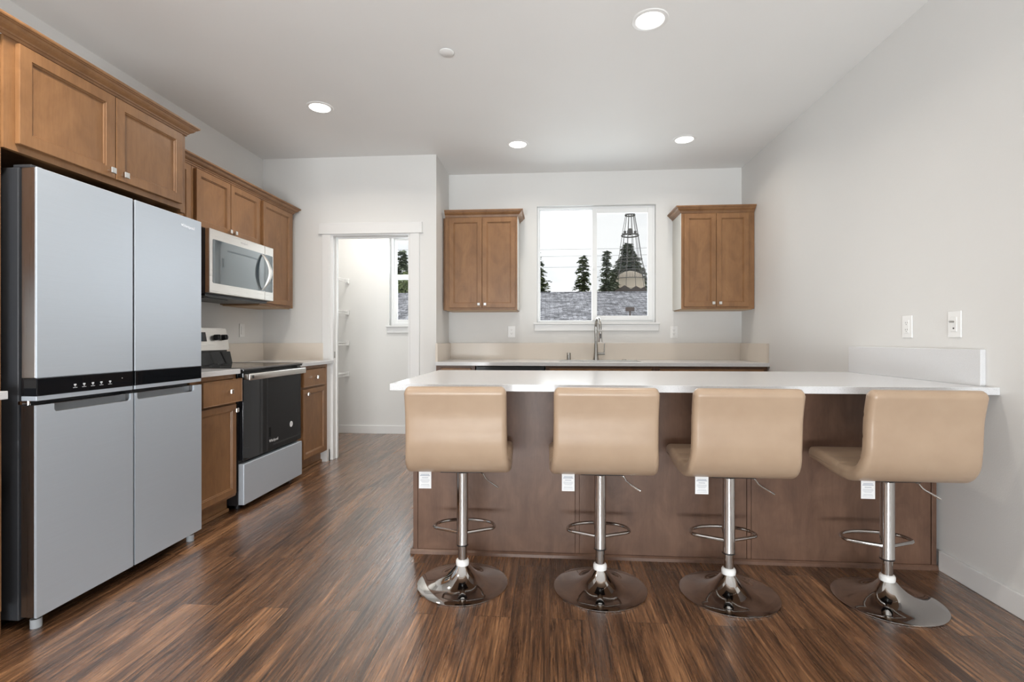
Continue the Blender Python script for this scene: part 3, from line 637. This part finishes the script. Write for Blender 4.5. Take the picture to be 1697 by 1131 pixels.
# ------------------------------------------------------------------ peninsula
PF = 2.555
t = thing('peninsula', 'brown wood-panelled kitchen peninsula base behind the bar stools', 'kitchen island', (.55, 2.9, 0))
pxa, pxb = -.700, 1.844
B().box(pxa, pxb, PF + .012, 3.17, .0, .868).build('body', 'veneer_shaded', t)
seams = [pxa + .020, .128, .148, .966, .988, 1.60, 1.622, pxb - .022]
for a, c in ((pxa + .0215, .1265), (.1495, .9650), (.9890, 1.5990), (1.6230, pxb - .0235)):
    B().box(a, c, PF + .002, PF + .012, .0, .868, .0012).build('back_panel', 'veneer_shaded', t)
B().box(pxa - .002, pxa + .021, PF - .002, PF + .02, 0, .868, .0015).build('corner_post', 'veneer_shaded', t)
B().box(pxb - .021, pxb, PF - .002, PF + .02, 0, .868, .0015).build('corner_post', 'veneer_shaded', t)
for a in (.129, .9675, 1.6015): B().box(a, a + .019, PF + .001, PF + .012, .0, .868, .001).build('seam_batten', 'veneer_shaded', t)
B().prism([(PF - .016, 0), (PF + .004, 0), (PF + .004, .022), (PF - .006, .022), (PF - .014, .014)], 0, pxa - .014, pxb).box(pxa - .014, pxa, PF, 3.17, 0, .02, .002).build('shoe_moulding', 'veneer_shaded', t)
t = thing('countertop', 'broad white quartz peninsula counter overhanging the bar stools', 'countertop', (.55, 2.75, CZ))
B().box(-.722, XR, 2.232, 3.255, CZ - .031, CZ, .0015).build('slab', 'quartz', t)
B().box(XR - .022, XR, 2.300, 3.255, CZ, CZ + .157, .0015).build('upstand', 'quartz', t)

# ------------------------------------------------------------------ bar stools
def catmull(P, n=8):
    P = [Vector(p) for p in P]; Q = [2 * P[0] - P[1]] + P + [2 * P[-1] - P[-2]]; out = []
    for i in range(1, len(Q) - 2):
        for k in range(n):
            u = k / n; a, b_, c_, d = Q[i - 1], Q[i], Q[i + 1], Q[i + 2]
            out.append(.5 * ((2 * b_) + (c_ - a) * u + (2 * a - 5 * b_ + 4 * c_ - d) * u * u + (3 * b_ - a - 3 * c_ + d) * u ** 3))
    out.append(P[-1]); return out
CL = catmull([(.192, .576), (.12, .572), (.04, .563), (-.04, .556), (-.105, .557), (-.155, .575), (-.188, .615), (-.202, .67), (-.206, .73), (-.210, .79), (-.219, .84), (-.230, .886)])
NCL = len(CL)
def shell(i0, i1, capa, capb):
    """padded shell between two stations of the profile centre line"""
    b = B(); bm = b.bm
    def section(q, hw_in):   # q in 0..1 rounding parameter: 1 = full section
        pass
    s_len = [0]
    for i in range(1, NCL): s_len.append(s_len[-1] + (CL[i] - CL[i - 1]).length)
    T = s_len[-1]
    r = .022
    nx = [(-1 + 0.0, a) for a in [PI / 2 * (1 - k / 6) for k in range(7)]]
    cols = []
    stations = []
    for k in range(7): a = PI / 2 * (1 - k / 6); stations.append((-1, math.sin(a), math.cos(a)))
    for k in range(1, 14): stations.append((k / 14 * 2 - 1, None, None))
    for k in range(7): a = PI / 2 * k / 6; stations.append((1, math.sin(a), math.cos(a)))
    for st in stations:
        ring = []
        seq = list(range(i0, i1 + 1))
        def pt(i, side, ext=0.0, hfac=1.0):
            t_ = (CL[min(i + 1, NCL - 1)] - CL[max(i - 1, 0)]).normalized(); nrm = Vector((-t_.y, t_.x))   # nrm: side of the sitter is -nrm
            sl = s_len[i] / T
            h = .026 + .003 * math.sin(min(1, sl * 2.2) * PI)
            hw = .224 - .016 * min(1, max(0, (sl - .42) / .25))
            if side > 0:      # sitter side gets stitched channels
                for g in (.10, .22, .34, .62, .76, .88):
                    dd = abs(sl - g) / .012
                    if dd < 1: h -= .0045 * (1 - dd) ** 1.0
                h += .003
            if st[1] is None: x = st[0] * (hw - r); fac = 1; hh = h
            else: x = st[0] * (hw - r + r * st[1]); hh = h - r + r * st[2]; 
            inset = 0 if st[1] is None else r * (1 - st[2])
            return x, hh, nrm, t_, inset
        for i in seq:                      # under / back side
            x, hh, nrm, t_, ins = pt(i, -1); p_ = CL[i] + nrm * hh
            ring.append((x, p_))
        if capb:
            for k in range(1, 6):
                x, hh, nrm, t_, ins = pt(i1, -1); a = PI * k / 6
                ring.append((x, CL[i1] + nrm * hh * math.cos(a) + t_ * (hh * .9 * math.sin(a) - ins * .6)))
        for i in reversed(seq):
            x, hh, nrm, t_, ins = pt(i, 1); p_ = CL[i] - nrm * hh
            ring.append((x, p_))
        if capa:
            for k in range(1, 6):
                x, hh, nrm, t_, ins = pt(i0, 1); a = PI * k / 6
                ring.append((x, CL[i0] - nrm * hh * math.cos(a) - t_ * (hh * .9 * math.sin(a) - ins * .6)))
        cols.append([bm.verts.new((x, p_.x, p_.y)) for x, p_ in ring])
    k = len(cols[0])
    for a, c in zip(cols, cols[1:]):
        for i in range(k): bm.faces.new((a[i], a[(i + 1) % k], c[(i + 1) % k], c[i]))
    bm.faces.new(cols[0]); bm.faces.new(cols[-1][::-1]); bmesh.ops.recalc_face_normals(bm, faces=bm.faces[:]); return b
def make_stool():
    t = thing('bar_stool', '', 'stool', (0, 0, 0), 'beige adjustable bar stools at the peninsula')
    cut = 34
    shell(0, cut, True, False).build('seat', 'leather', t, True)
    shell(cut, NCL - 1, False, True).build('backrest', 'leather', t, True)
    B().lathe([(0, 0), (.198, 0), (.203, .002), (.203, .005), (.198, .0075), (.16, .012), (.125, .020), (.095, .031), (.070, .046), (.050, .063), (.037, .078), (.030, .086), (0, .086)], seg=72).build('base', 'chrome', t, True)
    B().lathe([(.024, .084), (.028, .086), (.0295, .092), (.0295, .103), (.027, .109), (.0225, .112), (.0, .112)], seg=36).build('collar', 'plastic', t, True)
    B().cyl((0, 0, .108), (0, 0, .30), .0205, seg=32).build('gas_column', 'chrome', t, True)
    B().lathe([(0, .178), (.026, .178), (.0275, .180), (.0275, .182), (.0265, .186), (.0265, .520), (0, .520)], seg=36).build('column_sleeve', 'chrome', t, True)
    B().lathe([(.022, .174), (.0272, .174), (.0272, .179), (.022, .179)], seg=36).build('sleeve_ring', 'black', t, True)
    pts = [(-.022, -.004, .232)]
    corner = lambda s: [(s * .118, .040, .232), (s * .132, .050, .232), (s * .139, .064, .232), (s * .139, .080, .232)]
    pts += corner(-1)
    for k in range(1, 12):
        a = PI - PI * k / 12; pts.append((.137 * math.cos(a), .085 + .075 * math.sin(a), .232))
    pts += corner(1)[::-1]; pts.append((.022, -.004, .232))
    B().tube(pts, .0078, 10).build('footrest', 'chrome', t, True)
    B().box(-.09, .09, -.07, .10, .516, .534, .003).lathe([(.026, .502), (.045, .517), (0, .517)], seg=24).build('mounting_plate', 'black', t)
    lv = B().tube([(.035, -.02, .512), (.085, -.035, .512), (.098, -.04, .504), (.108, -.045, .488), (.118, -.05, .480), (.165, -.065, .452)], .0042, 8).build('height_lever', 'chrome', t, True)
    tg = B().prism([(-.172, .462), (-.119, .462), (-.119, .540), (-.172, .540)], 1, -.1205, -.1199).build('law_tag', 'paper', t)
    bb = B(); zz = .543
    for k, (w_, h_) in enumerate(((.036, .0022), (.042, .0022), (.026, .0018))):
        z_ = (.523, .518, .509)[k]; bb.box(-.1455 - w_ / 2, -.1455 + w_ / 2, -.1209, -.1205, z_ - h_, z_)
    bb.build('tag_heading', 'ink', tg)
    bb = B()
    for k, z_ in enumerate((.501, .497, .493, .489, .480, .476, .470)):
        w_ = (.038, .041, .036, .028, .034, .040, .042)[k]; bb.box(-.1455 - w_ / 2, -.1455 + w_ / 2, -.1209, -.1205, z_ - .0014, z_)
    bb.build('tag_print', 'inkg', tg)
    return t
def copy_tree(o, parent=None):
    c_ = o.copy(); C.objects.link(c_); c_.parent = parent
    for ch in o.children: copy_tree(ch, c_)
    return c_
proto = make_stool()
for i, (x, y, a, lab) in enumerate(((-.392, 2.25, 2.5, 'beige leather bar stool at the left end of the peninsula, nearest the aisle'),
                                    (.222, 2.252, .5, 'beige leather bar stool second from the aisle, in front of the faucet'),
                                    (.773, 2.248, -1.0, 'beige leather bar stool third from the aisle, left of the end stool'),
                                    (1.418, 2.235, -1.0, 'beige leather bar stool at the right end, beside the white wall'))):
    s_ = proto if i == 0 else copy_tree(proto)
    s_.location = (x, y, 0); s_.rotation_euler = (0, 0, math.radians(a)); s_['label'] = lab

# ------------------------------------------------------------------ pantry shelves
pos = ('topmost of the four', 'second from the top of the four', 'third from the top of the four', 'lowest of the four')
for i, z in enumerate((1.795, 1.428, 1.066, .705)):
    t = thing('wire_shelf', 'white wire shelf along the pantry left wall, ' + pos[i], 'shelf', (XL + .15, 5.15, z), 'wire shelves in the pantry')
    b = B(); ya, yb = YD + .13, 5.755
    for xx, zz_ in ((XL + .012, z), (XL + .15, z - .004), (XL + .288, z), (XL + .292, z - .028)): b.cyl((xx, ya, zz_), (xx, yb, zz_), .0032, seg=6)
    k = 0; y = ya
    while y < yb:
        b.cyl((XL + .01, y, z + .004), (XL + .29, y, z + .004), .0016, seg=4); b.cyl((XL + .29, y, z + .004), (XL + .292, y, z - .028), .0016, seg=4); y += .0254
    b.build('wire_deck', 'plastic', t)
    B().box(XL + .268, XL + .304, 5.738, 5.76, z - .040, z + .016, .004).build('end_bracket', 'plastic', t)
    for yy in (4.95,): B().cyl((XL + .285, yy, z - .004), (XL + .004, yy, z - .24), .0045, seg=8).build('brace', 'plastic', t)

# ------------------------------------------------------------------ outside
struct('ground', B().box(-90, 110, 7, 160, -2.3, -2.2), 'grass')
t = thing('neighbour_house', 'neighbouring house with a long low grey shingled roof outside the window', 'house', (0, 20, -2.2))
B().box(-16, 14, 13.6, 30.4, -2.2, .75).build('walls', 'siding', t)
rf = B(); slope = Vector((0, 9, 2.53))
bmr = rf.bm
# two roof planes, mesh in its own tilted frame so the shingle rows follow the slope
rf.prism([(12.9, .56), (22, 3.13), (31.1, .56), (31.1, .44), (22, 3.01), (12.9, .44)], 0, -16.6, 14.6)
rf.build('roof', 'shingle', t)
B().tube([(-16.6, 22, 3.14), (14.6, 22, 3.14)], .035, 6).build('ridge_cap', 'shingle', t)
tv = tag(B().box(2.52, 2.80, 16.93, 17.07, 2.04, 2.17, .01).box(2.635, 2.685, 16.97, 17.03, 1.60, 2.05).build('roof_vent', 'vent'), 'small brown T-shaped vent standing on the grey roof', 'roof vent')

# landmark tower
TX, TY = 14.1, 90
t = thing('lattice_tower', 'tall grey ringed lattice tower rising behind the grey roof', 'tower', (TX, TY, -2.2))
prof = [(27.5, .30), (23.0, .80), (19.6, 1.4), (15.2, 2.05), (12.5, 2.75), (10.3, 3.1), (-2.2, 4.6)]
b = B()
for k in range(12):
    a = 2 * PI * (k + .3) / 12
    for (za, ra), (zb, rb) in zip(prof, prof[1:]): b.cyl((TX + ra * math.cos(a), TY + ra * math.sin(a), za), (TX + rb * math.cos(a), TY + rb * math.sin(a), zb), .042, seg=6)
b.build('lattice_poles', 'towermetal', t)
for zz_, rr_, th in ((23.0, .82, .12), (19.4, 1.45, .12), (15.2, 2.08, .08), (13.2, 2.6, .05), (11.7, 2.9, .06)):
    B().tube([(TX + rr_ * math.cos(2 * PI * k / 24), TY + rr_ * math.sin(2 * PI * k / 24), zz_) for k in range(24)], th, 6, True).build('ring', 'towermetal', t)
b = B()
for k in range(60):
    a = 2 * PI * k / 60; b.cyl((TX + 2.6 * math.cos(a), TY + 2.6 * math.sin(a), 13.2), (TX + 2.9 * math.cos(a), TY + 2.9 * math.sin(a), 11.7), .03, seg=4)
b.build('railing', 'towermetal', t)
B().lathe([(.0, .7), (.35, .6), (.5, .2), (.5, -.2), (.3, -.5), (0, -.5)], (TX, TY, 20.0), 16).box(TX - 1.4, TX + 1.4, TY - .06, TY + .06, 19.6, 19.8).box(TX - 1.1, TX - .7, TY - .2, TY + .2, 19.6, 20.2).box(TX + .7, TX + 1.1, TY - .2, TY + .2, 19.6, 20.2).build('beacon', 'towermetal', t)
t2 = thing('domed_building', 'cream domed building standing at the foot of the lattice tower', 'building', (TX, TY, -2.2))
B().lathe([(0, 14.9), (1.0, 14.7), (2.0, 14.2), (2.45, 13.4), (2.55, 11.9), (2.9, 11.8), (2.9, 9.9), (3.0, 9.8), (3.0, 0), (0, 0)], (TX, TY, -2.2 + .5), 24).build('shell', 'cream', t2, True)
for x, w_, y_ in ((9.06, 1.5, 62), (11.7, 1.5, 69.5), (14.1, 1.7, 76.5)):
    z_ = {9.06: 7.7, 11.7: 8.4, 14.1: 9.0}[x]
    tag(B().prism([(x - w_, z_ - .9), (x, z_), (x + w_, z_ - .9), (x + w_, -2.2), (x - w_, -2.2)], 1, y_, y_ + 6).build('gabled_house', 'brownroof'),
        'brown gabled house end peeking above the roof ridge, ' + {9.06: 'left of the three', 11.7: 'middle of the three', 14.1: 'right of the three'}[x], 'house', 'brown gables beyond the ridge')

# power lines
for z0, y, lab in ((9.7, 48, 'topmost thin power line across the sky beyond the roof'), (9.1, 48.3, 'middle thin power line across the sky beyond the roof'), (8.1, 48.6, 'lowest thin power line across the sky beyond the roof')):
    pts = [(-30 + 6 * k, y, z0 + .0007 * (-30 + 6 * k) ** 2 - .012 * k) for k in range(12)]
    tag(B().tube(pts, .014, 5).build('power_line', 'wire'), lab, 'power line')

def conifer(x, y, top, rbase, seed, label, material='fir', zmin=-2.2, dens=1.0, group='evergreen trees beyond the roof', z_rad=2.0, irregular=.25):
    rnd = random.Random(seed); t = thing('evergreen_tree', label, 'tree', (x, y, -2.2), group)
    B().cyl((x, y, -2.2), (x, y, top - .2), .28, .03, 8).build('trunk', 'bark', t)
    b = B(); bm = b.bm; H = top - z_rad; z = z_rad
    while z < top - .1:
        fr = (top - z) / H; R = rbase * (fr ** .8) + .12; nb = int((7 + 8 * fr) * dens)
        for k in range(nb):
            a = rnd.uniform(0, 2 * PI); L = R * rnd.uniform(1 - irregular * 1.6, 1 + irregular * .5); droop = -.28 * L + rnd.uniform(-.1, .15)
            d = Vector((math.cos(a), math.sin(a), 0)); side = Vector((-d.y, d.x, 0)); p0 = Vector((x, y, z + rnd.uniform(-.2, .2)))
            nseg = max(3, int(L / .24))
            for s in range(nseg):
                u = (s + .6) / nseg; c_ = p0 + d * L * u + Vector((0, 0, droop * u + .12 * math.sin(u * PI)))
                ww = (.34 * (1 - u) + .16) * rnd.uniform(.7, 1.3) * (.62 + .24 * rbase)
                for q in range(2):
                    aa = a + rnd.uniform(-1.1, 1.1); e = Vector((math.cos(aa), math.sin(aa), rnd.uniform(-.5, .15))) * ww; sd = Vector((-math.sin(aa), math.cos(aa), rnd.uniform(-.5, .5))) * ww * .42
                    v1, v2, v3, v4 = (bm.verts.new(c_ + sd), bm.verts.new(c_ - sd), bm.verts.new(c_ + e * .9 - sd * .3), bm.verts.new(c_ + e + sd * .2)); bm.faces.new((v1, v2, v3, v4))
        z += .26 + .10 * fr
    b.build('foliage', material, t); return t
conifer(-1.95, 60, 11.9, 4.8, 1, 'dark fir tree cut off by the left edge of the sink window', z_rad=1.5)
conifer(3.91, 60, 10.9, 2.75, 2, 'slim pointed fir tree in the right part of the left window pane', z_rad=1.5)
conifer(6.1, 55, 10.6, 2.0, 3, 'narrow tree just right of the window mullion', 'fir2', irregular=.5, z_rad=1)
conifer(17.2, 113, 22.4, 9.5, 4, 'broad tall fir tree rising behind the lattice tower', 'fir2', z_rad=6)
conifer(10.9, 86, 13.0, 2.6, 5, 'low fir tree between the narrow tree and the tower', 'fir2', z_rad=2)
conifer(11.6, 58, 8.6, 2.3, 6, 'fir tree at the right edge of the sink window', 'fir2', z_rad=2)
conifer(-14.1, 47, 9.6, 3.0, 7, 'pale fir tree seen through the upper pantry window', 'fir2', group='evergreen trees beyond the roof', irregular=.4, z_rad=1)
def broadleaf(x, y, z0, top, r, seed, label):
    rnd = random.Random(seed); t = thing('leafy_tree', label, 'tree', (x, y, -2.2), 'leafy trees beyond the roof')
    B().cyl((x, y, -2.2), (x, y, top * .7), .2, .06, 8).build('trunk', 'bark', t); b = B(); bm = b.bm
    for k in range(1500):
        a = rnd.uniform(0, 2 * PI); ph = rnd.uniform(-1, 1); rr_ = r * rnd.uniform(.55, 1.0) * (1 + .2 * math.sin(a * 3 + seed))
        c_ = Vector((x + rr_ * math.cos(a) * math.sqrt(1 - ph * ph), y + rr_ * math.sin(a) * math.sqrt(1 - ph * ph), (z0 + top) / 2 + ph * (top - z0) / 2 * rnd.uniform(.7, 1)))
        e = Vector((rnd.uniform(-1, 1), rnd.uniform(-1, 1), rnd.uniform(-1, 1))).normalized() * .2; f = e.cross(Vector((rnd.uniform(-1, 1), rnd.uniform(-1, 1), .3))).normalized() * .11
        bm.faces.new((bm.verts.new(c_ + f), bm.verts.new(c_ + e), bm.verts.new(c_ - f), bm.verts.new(c_ - e)))
    b.build('foliage', 'leaves', t)
broadleaf(-11.6, 40, 1.2, 6.6, 1.9, 1, 'light green leafy tree seen low through the pantry window')
broadleaf(-16.2, 41, 1.0, 5.8, 2.0, 2, 'light green leafy tree left of the one in the pantry window')
